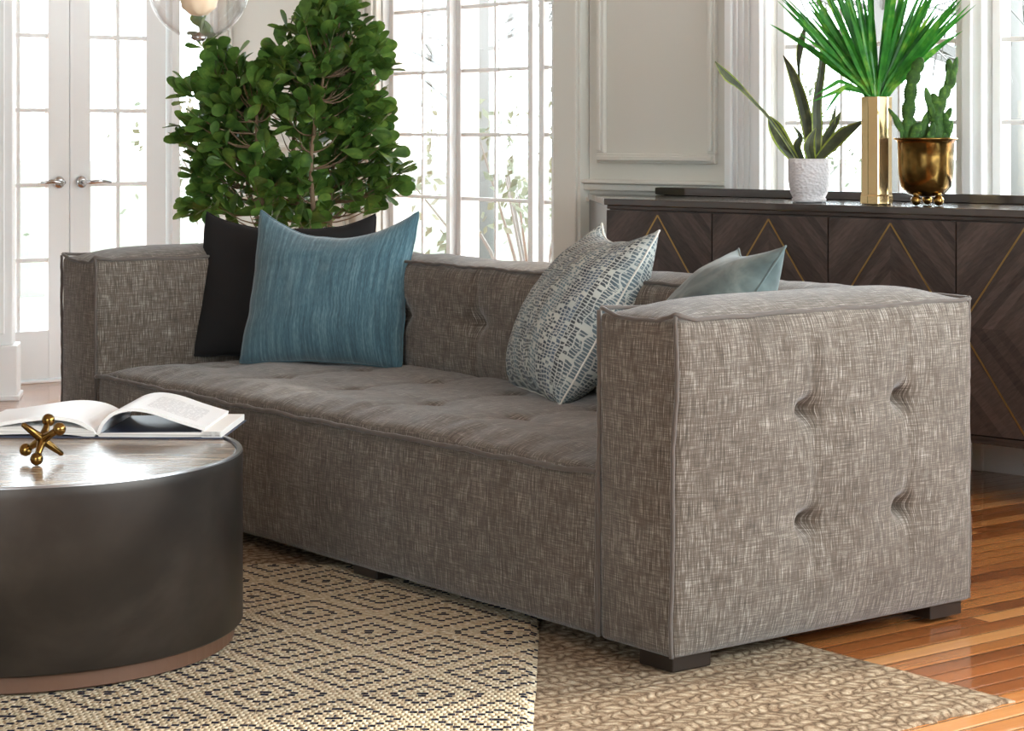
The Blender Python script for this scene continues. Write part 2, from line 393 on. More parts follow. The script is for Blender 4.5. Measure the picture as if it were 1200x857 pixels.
def wall_run(name, p0, p1, openings, h=2.75, th=.14, mat='wall'):
    """wall from p0 to p1 (inner face on the room side), openings = (t0,t1,z0,z1) along it; room on the right of p0->p1"""
    p0 = Vector((*p0, 0)); p1 = Vector((*p1, 0)); L = (p1-p0).length; mb = MB()
    ts = sorted({0, L, *[o[0] for o in openings], *[o[1] for o in openings]})
    for a, b in zip(ts[:-1], ts[1:]):
        op = [o for o in openings if o[0] <= a+1e-6 and o[1] >= b-1e-6]
        if op:
            if op[0][2] > .01: mb.box(a, 0, 0, b, th, op[0][2])
            mb.box(a, 0, op[0][3], b, th, h)
        else: mb.box(a, 0, 0, b, th, h)
    o = struct(mb.obj(name, mat), p0, math.atan2((p1-p0).y, (p1-p0).x)); return o
def sash(mb, x0, x1, z0, z1, cols, rows=None, fr=.030, mt=.014, y0=.03, y1=.06, zs=None):
    """frame with glazing bars"""
    mb.box(x0, y0, z0, x0+fr, y1, z1); mb.box(x1-fr, y0, z0, x1, y1, z1)
    mb.box(x0+fr, y0, z0, x1-fr, y1, z0+fr); mb.box(x0+fr, y0, z1-fr, x1-fr, y1, z1)
    for i in range(1, cols):
        x = lerp(x0+fr, x1-fr, i/cols); mb.box(x-mt*.4, y0+.008, z0+fr, x+mt*.4, y1-.008, z1-fr)
    for z in (zs if zs is not None else [lerp(z0+fr, z1-fr, i/rows) for i in range(1, rows)]):
        mb.box(x0+fr, y0+.005, z-mt/2, x1-fr, y1-.005, z+mt/2)

# panelled back wall behind the sideboard
B0 = Vector((.284, 7.811)); dB = Vector((.719, -.695)); LB = 3.3
wall_run('wall_back', B0, B0+dB*LB, [(.83, 1.57, .45, 2.45), (1.665, 2.405, .45, 2.45)])
rzB = math.atan2(dB.y, dB.x)
mb = MB()
def moulding(mb, x0, x1, z0, z1, w=.035, d=.02):
    for a, b, c_, e in ((x0, z0, x1, z0+w), (x0, z1-w, x1, z1), (x0, z0+w, x0+w, z1-w), (x1-w, z0+w, x1, z1-w)):
        mb.box(a, -d, b, c_, 0, e); 
        mb.box(a+w*.25, -d*1.6, b+w*.25, c_-w*.25, -d, e-w*.25)
moulding(mb, .05, .60, .945, 2.5)
moulding(mb, .05, .60, .16, .78)
struct(mb.obj('trim_1', 'wall', bevel=.004), (*B0, 0), rzB)
mb = MB(); mb.box(-.02, -.03, .845, .66, 0, .87); mb.box(-.02, -.045, .87, .66, 0, .885); mb.box(-.02, -.018, .80, .66, 0, .82)
struct(mb.obj('trim_2', 'wall', bevel=.005), (*B0, 0), rzB)
# fluted casing beside window
mb = MB(); mb.box(.65, -.03, 0, .83, 0, 2.6)
for i, (a, w, d) in enumerate(((.66, .03, .045), (.70, .012, .038), (.725, .012, .038), (.75, .012, .038), (.785, .035, .055))):
    mb.box(a, -d, 0, a+w, -.03, 2.6)
struct(mb.obj('trim_3', 'white', bevel=.004), (*B0, 0), rzB)
mb = MB(); mb.box(1.57, -.03, 0, 1.665, .10, 2.5); mb.box(1.60, -.045, 0, 1.635, -.03, 2.5)
struct(mb.obj('trim_4', 'white', bevel=.004), (*B0, 0), rzB)
mb = MB(); mb.box(0, -.02, 0, LB, 0, .14); mb.box(0, -.028, .14, LB, 0, .155); struct(mb.obj('baseboard_back', 'white', bevel=.003), (*B0, 0), rzB)
zsR = [.83+.2585*k-.26 for k in range(8)]
def window(name, base, rz, x0, x1, z0, z1, cols, zs, y=.03):
    mb = MB(); sash(mb, x0, x1, z0, z1, cols, zs=[z for z in zs if z0+.08 < z < z1-.08], y0=y, y1=y+.028)
    w = struct(mb.obj(name, 'white', bevel=.003), (*base, 0), rz)
    g = MB(); g.box(x0+.028, y+.012, z0+.03, x1-.028, y+.016, z1-.03); g.obj('pane', 'glass', w)
    s_ = MB(); s_.box(x0-.02, -.03, z0-.03, x1+.02, .13, z0); s_.obj('window_sill', 'white', w, bevel=.004)
    return w
window('window_1', B0, rzB, .83, 1.57, .45, 2.45, 3, zsR)
window('window_2', B0, rzB, 1.665, 2.405, .45, 2.45, 3, zsR)
# pilaster where the bay begins
mb = MB(); P = at(648, 0, 7.86); Q = at(680, 0, 7.775)
d2 = (Vector((Q.x, Q.y))-Vector((P.x, P.y)))
mb.box(0, 0, 0, d2.length, .16, 2.75); mb.box(.012, -.012, .18, d2.length-.012, 0, 2.75); mb.box(-.01, -.025, 0, d2.length+.01, 0, .18)
struct(mb.obj('trim_5', 'wall', bevel=.004), (P.x, P.y, 0), math.atan2(d2.y, d2.x))
# bay wall with tall windows
V0 = Vector((.152, 7.90)); dV = Vector((-.574, .819))
V1 = V0+dV*1.21; rzV = math.atan2(-dV.y, -dV.x)
wall_run('wall_bay', V1, V0, [(.01, .49, .28, 2.5), (.515, 1.20, .28, 2.5)], mat='white')
zsV = [1.047+.253*k for k in range(-3, 6)]
def bay_window(name, x0, x1, cols): return window(name, V1, rzV, x0, x1, .28, 2.5, cols, zsV)
bay_window('window_3', .01, .49, 2)
mb = MB()
w4 = bay_window('window_4', .515, 1.035, 2)
w5 = bay_window('window_5', 1.075, 1.20, 1)
# grey back wall left of the bay, behind the tall plant
D0 = Vector((-2.007, 8.96)); dD = Vector((.8, .6)).normalized()
KC = D0+dD*.873
wall_run('wall_corner', KC, V1, [])
dk = (V1-KC); rzK = math.atan2(dk.y, dk.x); LK = dk.length
mb = MB(); mb.box(LK-.11, -.035, 0, LK, 0, 2.75); mb.box(LK-.09, -.05, .2, LK-.06, -.035, 2.75); mb.box(LK-.04, -.05, .2, LK-.015, -.035, 2.75)
struct(mb.obj('trim_6', 'wall', bevel=.004), (*KC, 0), rzK)
mb = MB(); moulding(mb, .06, LK-.18, .98, 2.5); moulding(mb, .06, LK-.18, .18, .80); mb.box(0, -.035, .86, LK-.11, 0, .89)
struct(mb.obj('trim_7', 'wall', bevel=.004), (*KC, 0), rzK)
# wall with the french doors
WL0 = D0-dD*4.6
T0 = 4.6
t_mid = T0+.171; leaf = .457
wall_run('wall_left', WL0, KC, [(t_mid-leaf-.01, t_mid+leaf+.01, 0, 2.4), (t_mid+leaf+.045, t_mid+leaf+.225, .10, 2.5)], mat='white')
rzD = math.atan2(dD.y, dD.x)
mb = MB()
for a, b in ((t_mid-leaf-.09, t_mid-leaf-.01), (t_mid+leaf+.01, t_mid+leaf+.04)): mb.box(a, -.02, 0, b, 0, 2.48)
mb.box(t_mid-leaf-.09, -.02, 2.4, t_mid+leaf+.04, 0, 2.48); mb.box(t_mid-leaf-.01, 0, 0, t_mid+leaf+.01, .13, .012)
struct(mb.obj('trim_8', 'white', bevel=.003), (*WL0, 0), rzD)
zsD = [1.15+.316*k for k in range(-2, 4)]
def door(name, x0, x1, hs):
    mb = MB(); st = .095; y0, y1 = .02, .06
    mb.box(x0, y0, .015, x0+st, y1, 2.39); mb.box(x1-st, y0, .015, x1, y1, 2.39); mb.box(x0+st, y0, .015, x1-st, y1, .22); mb.box(x0+st, y0, 2.28, x1-st, y1, 2.39)
    xm = (x0+x1)/2; mb.box(xm-.009, y0+.006, .22, xm+.009, y1-.006, 2.28)
    for z in zsD: mb.box(x0+st, y0+.004, z-.009, x1-st, y1-.004, z+.009)
    d = struct(mb.obj(name, 'white', bevel=.003), (*WL0, 0), rzD)
    g = MB(); g.box(x0+st, .038, .22, x1-st, .042, 2.28); g.obj('pane', 'glass', d)
    hx = (x1-.05) if hs > 0 else (x0+.05)
    hb = MB(); hb.sphere((hx, .012, .845), .026, 16, 8, Matrix.Diagonal((1, .35, 1)))
    hb.tube([(hx, .02, .845), (hx, -.035, .845), (hx-hs*.015, -.045, .845), (hx-hs*.06, -.045, .850), (hx-hs*.11, -.04, .843)], [.009, .009, .01, .009, .007], 10)
    hb.obj('door_handle', 'chrome', d, smooth=True)
door('door_1', t_mid-leaf, t_mid-.002, 1); door('door_2', t_mid+.002, t_mid+leaf, -1)
window('added_window', WL0, rzD, t_mid+leaf+.045, t_mid+leaf+.225, .10, 2.5, 1, [])  # narrow glazed opening added so the strip beside the doors shows bright white
# white pilaster at the far left, nearer than the doors
cp = at(-22, 0, 8.40)
mb = MB(); mb.box(-.20, -.02, 0, .14, .16, .215); mb.box(-.22, -.035, 0, .15, .17, .02)
mb.box(-.19, 0, .215, .12, .15, 2.75); mb.box(-.14, -.012, .26, -.03, 0, 2.7); mb.box(.03, -.012, .26, .09, 0, 2.7)
struct(mb.obj('trim_9', 'white', bevel=.004), (cp.x, cp.y, 0), .15)
# unseen walls that close the room; the right and the front one have windows
R0 = B0+dB*LB
wall_run('wall_right', R0, (R0.x, -1.5), [(.60, 4.4, .75, 2.45)])
wall_run('wall_front', (R0.x, -1.5), (-6.5, -1.5), [(2.9, 5.4, .8, 2.5)])
wall_run('wall_side', (-6.5, -1.5), tuple(WL0), [])

# ------------------------------------------------------------------ rugs
random.seed(4)
def rug_mesh(L, Wd, step, th, wob, seed):
    mb = MB(); nx = int(L/step); ny = int(Wd/step)
    def edge(i, j):
        x = L*i/nx; y = Wd*j/ny
        p = Vector((x*14, y*14, seed))
        dx = wob*(noise.noise(p)+.6*noise.noise(p*4)); dy = wob*(noise.noise(p+Vector((9, 9, 9)))+.6*noise.noise(p*4+Vector((5, 5, 5))))
        if 0 < i < nx: dx = 0
        if 0 < j < ny: dy = 0
        e = min(x, L-x, y, Wd-y); h = th*min(1, .35+e/.012)+.0015*noise.noise(Vector((x*9, y*9, seed)))
        return (x+dx, y+dy, h)
    vs = [edge(i, j) for i in range(nx+1) for j in range(ny+1)]
    fs = [(i*(ny+1)+j, (i+1)*(ny+1)+j, (i+1)*(ny+1)+j+1, i*(ny+1)+j+1) for i in range(nx) for j in range(ny)]
    bl = [i*(ny+1) for i in range(nx+1)]+[nx*(ny+1)+j for j in range(1, ny+1)]+[i*(ny+1)+ny for i in range(nx-1, -1, -1)]+[j for j in range(ny-1, 0, -1)]
    b = len(vs); vs += [(vs[k][0], vs[k][1], 0) for k in bl]; n = len(bl)
    fs += [(bl[i], b+i, b+(i+1) % n, bl[(i+1) % n]) for i in range(n)]
    mb.add(vs, fs); return mb
o = rug_mesh(3.4, 2.5, .01, .007, .010, 1).obj('jute_rug', 'jute', smooth=True)
tag(o, 'brown chunky braided jute rug lying on the wood floor under the sofa', 'rug')
pc = SP(.565-.0, .32)   # far right corner
lC = Vector((.929, 3.935, 0))
# local X runs along -lS, local Y along nS; the far right corner is (L, W)
R = Matrix.Rotation(RZ_S, 3, 'Z'); o.location = lC-R@Vector((3.4, 2.5, 0))+Vector((0, 0, .0005)); o.rotation_euler = (0, 0, RZ_S)
o = rug_mesh(2.6, 1.9, .02, .008, .003, 2).obj('diamond_rug', 'rug', smooth=True)
tag(o, 'cream rug with navy dashed diamonds, layered over the jute rug under the round table', 'rug')
rz = -math.radians(1.5); R = Matrix.Rotation(rz, 3, 'Z'); o.location = Vector((.074, 5.12, .0100))-R@Vector((2.6, 1.9, 0)); o.rotation_euler = (0, 0, rz)

# ------------------------------------------------------------------ sofa
sofa = thing('sofa', 'long grey-brown tweed sofa with boxy tufted arms and raised seams', 'sofa', ORG, RZ_S)
LN, DP, HT, BT, AW = 2.655, .866, .688, .038, .222
def crumple(p, k=.003, s=4.0): return (noise.noise(p*s)+.5*noise.noise(p*s*2.7))*k
def tuft(y, z, cy, cz, dep=.046, rad=.026):
    d2_ = (y-cy)**2+(z-cz)**2; d = math.sqrt(d2_)
    v = -dep*math.exp(-d2_/(2*rad*rad*.35))-dep*.40*math.exp(-d2_/(2*(rad*2.4)**2))
    return v
TF = [(.344, .493), (.627, .497), (.344, .266), (.627, .268)]
def arm(x0, x1, outer):
    xo = x1 if outer > 0 else x0
    def disp(p, n):
        off = Vector((0, 0, 0)); t = (p.z-BT)/(HT-BT); s = p.y/DP
        e = min(1, min(t, 1-t)/.12)*min(1, min(s, 1-s)/.09)
        if abs(n.x) > .5:
            b = .040*(max(0, 1-abs(2*s-1)**2.6)*max(0, 1-(2*t-1)**4))**.75
            if n.x*outer > 0:
                for cy, cz in TF:
                    b += tuft(p.y, p.z, cy, cz)
                # pull folds between and out of the buttons
                for cy in (.344, .627):
                    k = math.exp(-((p.y-cy-.012)/.010)**2); b -= .0045*k*sstep(.08, .2, p.z)*(1-sstep(.60, .69, p.z))
                for cz in (.268, .495):
                    k = math.exp(-((p.z-cz)/.014)**2); b -= .003*k*sstep(.1, .3, p.y)*(1-sstep(.68, .82, p.y))
                b += .002*math.sin(p.y*70+2*noise.noise(p*3))*math.exp(-((p.z-.62)/.06)**2)
            else: b *= .6
            off.x = (1 if n.x > 0 else -1)*(b+crumple(p)*e)
        if n.z > .5:
            off.z = .036*max(0, 1-(2*(p.x-x0)/(x1-x0)-1)**2)**.8*max(0, 1-(2*s-1)**6)+crumple(p, .006, 7)*e
        if abs(n.y) > .5:
            off.y = (1 if n.y > 0 else -1)*(.010*max(0, 1-(2*(p.x-x0)/(x1-x0)-1)**2)*max(0, 1-(2*t-1)**4)+crumple(p)*.7)
        # corners lift into small ears
        cxy = max(0, 1-min(abs(p.x-x0), abs(p.x-x1))/.05)*max(0, 1-min(p.y, DP-p.y)/.05)
        off.z += .006*cxy*sstep(HT-.05, HT, p.z)
        if outer > 0: off.x += .014*sstep(.30, HT, p.z)*sstep(x0, x1, p.x)*(1-sstep(.0, .30, p.y))
        return off
    a = softbox(x0, x1, 0, DP, BT, HT, .012, .008, disp).obj('arm', 'sofa', sofa, smooth=True, weld=True)
    z = HT+.003; i_ = .003
    loop = [(x0+i_, i_, z+.010), (x0+.05, i_, z-.002), ((x0+x1)/2, 0, z-.006), (x1-.05, i_, z-.004), (x1-i_+.014*(outer > 0), -.003, z+.012), (x1-i_+.013*(outer > 0), .05, z), (x1-.001, .3, z-.001), (x1-.001, .6, z), (x1-i_, DP-.05, z), (x1-i_, DP-i_, z+.003), (x0+i_, DP-i_, z+.003), (x0+i_, .4, z), (x0+i_, i_, z+.010)]
    welt(loop, .0048, .004, 1).obj('seam', 'welt', a, smooth=True)
    for k, (sx, sy) in enumerate(((x1-i_, 0), (x0+i_, 0), (x1-i_, DP-i_), (x0+i_, DP-i_))):
        ex = .014 if sy == 0 and sx > x1-.1 and outer > 0 else 0
        welt([(sx+ex, sy-.003, HT+.010), (sx+ex, sy-.003, HT-.1), (sx+ex*.3, sy-.002, .40), (sx, sy-.002, BT+.005)], .0045, .004, 3+k).obj('seam', 'welt', a, smooth=True)
    return a
arm(-AW, 0, 1); arm(-LN, -LN+AW, -1)
XI0, XI1 = -LN+AW+.001, -AW-.001
def d_base(p, n):
    off = Vector((0, 0, 0)); s = (p.x-XI0)/(XI1-XI0); t = (p.z-BT)/(.365-BT)
    if n.y < -.5: off.y = -(.012*max(0, 1-(2*t-1)**2)*max(0, 1-(2*s-1)**8)+crumple(p, .004, 5))
    if n.z < -.5: off.z = 0
    return off
base = softbox(XI0, XI1, .004, .80, BT, .366, .012, .014, d_base).obj('base', 'sofa', sofa, smooth=True, weld=True)
welt([(XI0, .001, .366), ((XI0+XI1)/2, -.004, .362), (XI1-.1, .0, .366), (XI1-.004, .0, .372)], .006, .006, 11).obj('seam', 'welt', base, smooth=True)
welt([(XI1-.003, .0, .37), (XI1-.003, -.002, .2), (XI1-.003, .0, BT+.004)], .005, .003, 12).obj('seam', 'welt', base, smooth=True)
ST = [(x, y) for x in [XI0+.24+i*.345 for i in range(7)] for y in (.25, .50)]
def d_seat(p, n):
    off = Vector((0, 0, 0)); s = (p.x-XI0)/(XI1-XI0); t = p.y/.68
    if n.z > .3:
        b = .036*max(0, 1-(2*s-1)**10)*max(0, min(1, t/.14))**.6
        for cx, cy in ST:
            if abs(p.x-cx) < .25 and abs(p.y-cy) < .25:
                b += tuft(p.x, p.y, cx, cy, .018, .035)
        for cy in (.25, .50): b -= .004*math.exp(-((p.y-cy)/.02)**2)
        for cx in {c_[0] for c_ in ST}: b -= .005*math.exp(-((p.x-cx)/.018)**2)*sstep(.03, .12, p.y)
        b += .0025*math.sin(p.x*55+3*noise.noise(p*4))*math.exp(-((p.y-.07)/.06)**2)
        off.z = b+crumple(p, .006, 5)
    return off
softbox(XI0, XI1, .004, .68, .34, .372, .014, .011, d_seat).obj('seat', 'sofa', sofa, smooth=True, weld=True)
BTF = [(x, z) for x in [XI0+.24+i*.345 for i in range(7)] for z in (.545,)]
def d_back(p, n):
    off = Vector((0, 0, 0)); s = (p.x-XI0)/(XI1-XI0); t = (p.z-.38)/(HT-.38)
    if n.y < -.5:
        b = .030*max(0, 1-(2*s-1)**10)*max(0, 1-(2*t-1)**4)
        for cx, cz in BTF:
            if abs(p.x-cx) < .25: b += tuft(p.x, p.z, cx, cz, .030, .032)
        b -= .005*math.exp(-((p.z-.545)/.012)**2)
        for cx in {c_[0] for c_ in BTF}: b -= .005*math.exp(-((p.x-cx)/.014)**2)
        off.y = -(b+crumple(p, .005, 5))
    if n.z > .5: off.z = .020*max(0, 1-(2*(p.y-.66)/.206-1)**2)+crumple(p, .006, 6)
    if n.y > .5: off.y = .015*max(0, 1-(2*s-1)**10)
    return off
back = softbox(XI0, XI1, .66, DP, BT+.02, HT, .014, .013, d_back).obj('backrest', 'sofa', sofa, smooth=True, weld=True)
for yy, sd_ in ((.662, 21), (DP-.002, 22)):
    welt([(XI0, yy, HT+.003), (XI0+.8, yy-.002, HT+.005), (XI0+1.5, yy, HT+.001), (XI1, yy, HT+.003)], .0048, .006, sd_).obj('seam', 'welt', back, smooth=True)
for x in (-.010, -LN+.018+.10, -1.03, ):
    for y in (.008, DP-.12):
        lg = MB(); lg.prism([(x-.10, y), (x, y), (x, y+.10), (x-.10, y+.10)], .0205 if abs(x+1.03) < .01 and y < .1 else .0095, BT+.012); lg.obj('leg', 'leg', sofa, bevel=.003)

# ------------------------------------------------------------------ cushions
def cushion(name, label, mat, bc, wdir, lean, w, h, t, group=None, chop=.10, cord=None, side=1, seed=0, sag=0, ear=.06, ce=(3.0, 1.0)):
    """bc: middle of the bottom edge; wdir: horizontal width direction; lean: horizontal shift of the top"""
    X = Vector((wdir[0], wdir[1], 0)).normalized(); ln = Vector((lean[0], lean[1], 0)); k = ln.length/h
    Y = (ln/h+Vector((0, 0, math.sqrt(max(.05, 1-k*k))))).normalized(); X = (X-Y*X.dot(Y)).normalized(); Z = X.cross(Y)
    N = 56; mb = MB(); grid = {}
    def pt(u, v, sgn):
        e = max(0, (1-abs(u)**2.6)*(1-abs(v)**2.6))
        # sides pulled inwards, corners left as ears
        x = u*w/2*(1-ear*(1-v*v)**1.0)*(1-.045*(u*v)**4); y = v*h/2*(1-ear*(1-u*u))*(1-.03*(u*v)**4)
        if v > 0: y -= chop*h*v**1.6*(max(0, 1-abs(u)**ce[0]))**ce[1]
        if v < 0: y += -.0*h
        z = sgn*t/2*e**.55*(1-.25*v*(1 if v > 0 else .3))
        p3 = Vector((u*3+seed, v*3, sgn))
        z += sgn*.006*e*(noise.noise(p3)+.6*noise.noise(p3*2.5))
        z += sag*(1-u*u)*(v)*abs(v)
        x += .004*noise.noise(Vector((v*4, seed, 1))); y += .004*noise.noise(Vector((u*4, seed, 7)))
        return Vector((x, y+h/2, z))
    for sgn in (1, -1):
        vs = []; uvs = []
        for i in range(N+1):
            for j in range(N+1):
                u = math.sin((2*i/N-1)*PI/2); v = math.sin((2*j/N-1)*PI/2)
                vs.append(pt(u, v, sgn)); uvs.append((u*w/2+w, v*h/2+h))
        fs = []; fu = []
        for i in range(N):
            for j in range(N):
                a = i*(N+1)+j; f = (a, a+N+1, a+N+2, a+1)
                if sgn < 0: f = f[::-1]
                fs.append(f); fu.append([uvs[q] for q in f])
        mb.add(vs, fs, fu)
    o = mb.obj(name, mat, smooth=True, weld=True)
    mt = Matrix((X, Y, Z)).transposed().to_4x4(); mt.translation = Vector(bc)
    o.matrix_world = mt; tag(o, label, 'cushion', group)
    ring = []
    for a, b in (((-1, -1), (1, -1)), ((1, -1), (1, 1)), ((1, 1), (-1, 1)), ((-1, 1), (-1, -1))):
        for q in range(40):
            u = lerp(a[0], b[0], q/40); v = lerp(a[1], b[1], q/40); ring.append(pt(u, v, 0))
    ring.append(ring[0]); sm = MB(); sm.tube(ring, [.0028+.0006*noise.noise(p*90) for p in ring], 6)
    sm.obj('piping', cord or mat, o, smooth=True)
    return o
cushion('throw_pillow', 'large square teal blue chenille throw pillow in front of the black one', 'blue', (-.54, 5.965, .395), (.95, -.308), (.045, .14), .51, .465, .165, chop=.15, seed=3, ce=(2.4, 1.2), ear=.085)
cushion('throw_pillow', 'plain black throw pillow tucked in the far corner behind the blue one', 'black', (-.672, 6.16, .398), (.99, -.12), (.02, .13), .53, .445, .15, chop=.10, seed=8)
cushion('throw_pillow', 'cream and navy patterned throw pillow leaning near the front arm', 'pattern', (.050, 5.31, .395), (-.27, .97), (.25, .07), .47, .50, .24, cord='cord', chop=.09, seed=5)
cushion('throw_pillow', 'pale grey-teal velvet throw pillow behind the patterned one', 'teal', (.315, 4.90, .395), (-.11, .99), (.27, .07), .42, .485, .22, chop=.06, seed=12)

# ------------------------------------------------------------------ coffee table
TR = .45; TH = .405
tab = thing('coffee_table', 'low round drum coffee table with dark metal side and planked wood top', 'table', (-1.0, 4.333, .0203))
z0_ = -.0203
mb = MB(); mb.lathe([(.425, 0), (.432, .004), (.432, .034), (.42, .036)], 96); mb.obj('plinth', 'plinth', tab, smooth=False)
mb = MB(); mb.lathe([(.40, .036), (TR-.004, .036), (TR, .040), (TR, .36), (TR, TH-.004+z0_), (TR-.002, TH+z0_), (TR-.010, TH+z0_), (TR-.012, TH-.006+z0_), (TR-.012, .30)], 128)
o = mb.obj('drum', ['drum', 'rim'], tab, smooth=True)
for p in o.data.polygons:
    if p.center.z > TH+z0_-.006 and p.center.length < 1 and len(p.vertices) == 4: p.material_index = 1
es = o.modifiers.new('edge', 'EDGE_SPLIT'); es.split_angle = math.radians(50)
mb = MB(); mb.lathe([(TR-.014, TH-.03+z0_), (TR-.014, TH-.006+z0_), (TR-.017, TH-.004+z0_)], 128)
o = mb.obj('tabletop', 'planks', tab)
# open book
bk = thing('open_book', 'open hardcover book with white pages arching up, lying on the round coffee table', 'book', (-.885, 4.545, TH-.0035), -.05)
def extr(prof, y0, y1, th_, name, mats, parent, ny=6, bot_mi=0):
    """a bent slab: prof = centre line in XZ, thickness th_ (number or list)"""
    mb = MB(); P = [Vector((x, z)) for x, z in prof]; n = len(P); T = th_ if isinstance(th_, (list, tuple)) else [th_]*n
    up = []; dn = []
    for i in range(n):
        d = (P[min(i+1, n-1)]-P[max(i-1, 0)]).normalized(); nn = Vector((-d.y, d.x))
        if nn.y < 0: nn = -nn
        up.append(P[i]+nn*T[i]/2); dn.append(P[i]-nn*T[i]/2)
    ring = up+dn[::-1]; m_ = len(ring)
    vs = [(q.x, y, q.y) for y in (y0, y1) for q in ring]
    for i in range(n-1):
        mb.add([vs[i], vs[i+1], vs[m_+i+1], vs[m_+i]], [(0, 1, 2, 3)], mi=0)
    side = list(range(n-1, m_-0))
    for i in list(range(n-1, m_)):
        j = (i+1) % m_
        mb.add([vs[i], vs[j], vs[m_+j], vs[m_+i]], [(0, 1, 2, 3)], mi=1 if i == n-1 or j == 0 else bot_mi)
    for k in (0, 1):
        for i in range(n-1):
            a, b, c_, d_ = i, i+1, m_-2-i, m_-1-i
            mb.add([vs[k*m_+q] for q in (a, b, c_, d_)], [(0, 1, 2, 3)], mi=1)
    return mb.obj(name, mats, parent, smooth=False, weld=True)
def curve(pts, n=24):
    out = []
    for i in range(n+1):
        t = i/n*(len(pts)-1); k = min(int(t), len(pts)-2); f = t-k
        p0 = pts[max(k-1, 0)]; p1 = pts[k]; p2 = pts[k+1]; p3 = pts[min(k+2, len(pts)-1)]
        out.append(tuple(.5*((2*p1[c])+(-p0[c]+p2[c])*f+(2*p0[c]-5*p1[c]+4*p2[c]-p3[c])*f*f+(-p0[c]+3*p1[c]-3*p2[c]+p3[c])*f**3) for c in range(len(p1))))
    return out
mb = MB(); mb.box(-.285, -.005, 0, .272, .285, .003); mb.obj('cover', 'cover', bk, bevel=.001)
extr(curve([(.004, .006), (.10, .008), (.20, .009), (.265, .010)]), 0, .28, [.004]+[.010]*24, 'page_block', ['photo', 'pedge'], bk)
mb = MB(); mb.box(.225, .0, .003, .268, .28, .0165); mb.obj('page_block', 'paper', bk, bevel=.001)
extr(curve([(.002, .006), (.012, .030), (.036, .052), (.075, .061), (.12, .055), (.175, .037), (.232, .020)]), .002, .278, .007, 'turned_pages', ['print', 'paper'], bk)
extr(curve([(-.004, .006), (-.05, .014), (-.13, .016), (-.27, .012)]), 0, .28, [.004]+[.016]*24, 'page_block', ['paper', 'pedge'], bk)
extr(curve([(-.003, .007), (-.018, .022), (-.05, .036), (-.10, .042), (-.16, .036), (-.22, .026), (-.275, .020)]), .002, .278, .008, 'turned_pages', ['print', 'paper'], bk)
# brass jack
jk = MB(); a1 = Vector((.0035, .037, .033)); a2 = Vector((.038, -.022, .0236)); a3 = Vector((-.031, -.024, .031))
for a in (a1, a2):
    jk.tube([-a, -a*.5, Vector((0, 0, 0)), a*.5, a], [.0058, .0072, .0105, .0072, .0058], 14)
    for s_ in (1, -1): jk.sphere(a*s_, .0130, 18, 12)
jk.tube([-a3*1.1, -a3*1.05, -a3*.5, a3*.01, a3*.5, a3*1.05, a3*1.1], [.003, .0052, .0072, .0098, .0072, .0052, .003], 14)
o = jk.obj('decorative_jack', 'brass', smooth=True); o.location = (-.9265, 4.21, TH+.0420)
tag(o, 'small brass toy jack ornament standing on the coffee table before the book', 'ornament')

# ------------------------------------------------------------------ sideboard
Yc = Vector((.695, .719, 0)); Xc = Vector((.719, -.695, 0))
cr = thing('sideboard', 'long dark wood sideboard with brass diamond inlay on its doors', 'sideboard', (.317, 7.08, 0), rzB)
CW, CD, CT, DW = 1.80, .42, .836, .448
blx = -.46   # the ends are canted: the back is longer than the front
b0 = .165
mb = MB()
mb.prism([(0, .012), (CW, .012), (CW-blx, CD), (blx, CD)], b0+.004, CT-.022); mb.obj('carcass', 'cframe', cr, bevel=.003)
mb = MB(); mb.prism([(-.006, -.012), (CW+.006, -.012), (CW-blx+.006, CD), (blx-.006, CD)], CT-.022, CT); mb.obj('top', 'ctop', cr, bevel=.003)
mb = MB(); mb.prism([(.0, CD-.018), (CW-blx-.14, CD-.018), (CW-blx-.14, CD), (-.0-.15, CD)], CT, CT+.028); mb.obj('back_rail', 'ctop', cr, bevel=.003)
mb = MB(); mb.box(0, -.004, b0, CW, .012, b0+.022); mb.box(0, -.004, CT-.034, CW, .012, CT-.022); mb.obj('face_frame', 'cframe', cr, bevel=.002)
for k in range(4):
    x0 = k*DW+.003; x1 = (k+1)*DW-.003; z0 = b0+.026; z1 = CT-.038
    mb = MB(); vs = [(x0, -.008, z0), (x1, -.008, z0), (x1, -.008, z1), (x0, -.008, z1), (x0, .012, z0), (x1, .012, z0), (x1, .012, z1), (x0, .012, z1)]
    q = [(0, 0), (1, 0), (1, 1), (0, 1)]
    mb.add(vs, [(0, 1, 2, 3), (5, 4, 7, 6), (4, 0, 3, 7), (1, 5, 6, 2), (3, 2, 6, 7), (4, 5, 1, 0)], [q]*6)
    d = mb.obj('door', 'veneer', cr)
    xm = (x0+x1)/2; zm = (z0+z1)/2; e = .012
    pts = [(xm, z1-e), (x1-e, zm), (xm, z0+e), (x0+e, zm), (xm, z1-e)]
    ib = MB()
    for (ax, az), (bx, bz) in zip(pts[:-1], pts[1:]):
        dd = Vector((bx-ax, bz-az)).normalized(); nn = Vector((-dd.y, dd.x))*.0027
        p = [(ax+nn.x, az+nn.y), (bx+nn.x, bz+nn.y), (bx-nn.x, bz-nn.y), (ax-nn.x, az-nn.y)]
        ib.add([(a_, -.0092, c_) for a_, c_ in p]+[(a_, -.006, c_) for a_, c_ in p], [(0, 1, 2, 3), (0, 4, 5, 1), (1, 5, 6, 2), (2, 6, 7, 3), (3, 7, 4, 0)])
    ib.obj('brass_inlay', 'brass_line', d)
for x, y in ((.06, .06), (CW-.06, .06), (-.20, CD-.05), (CW+.20, CD-.05)):
    mb = MB(); mb.prism([(x-.022, y-.022), (x+.022, y-.022), (x+.022, y+.022), (x-.022, y+.022)], 0, b0+.006); mb.obj('leg', 'brass_line', cr, bevel=.002)

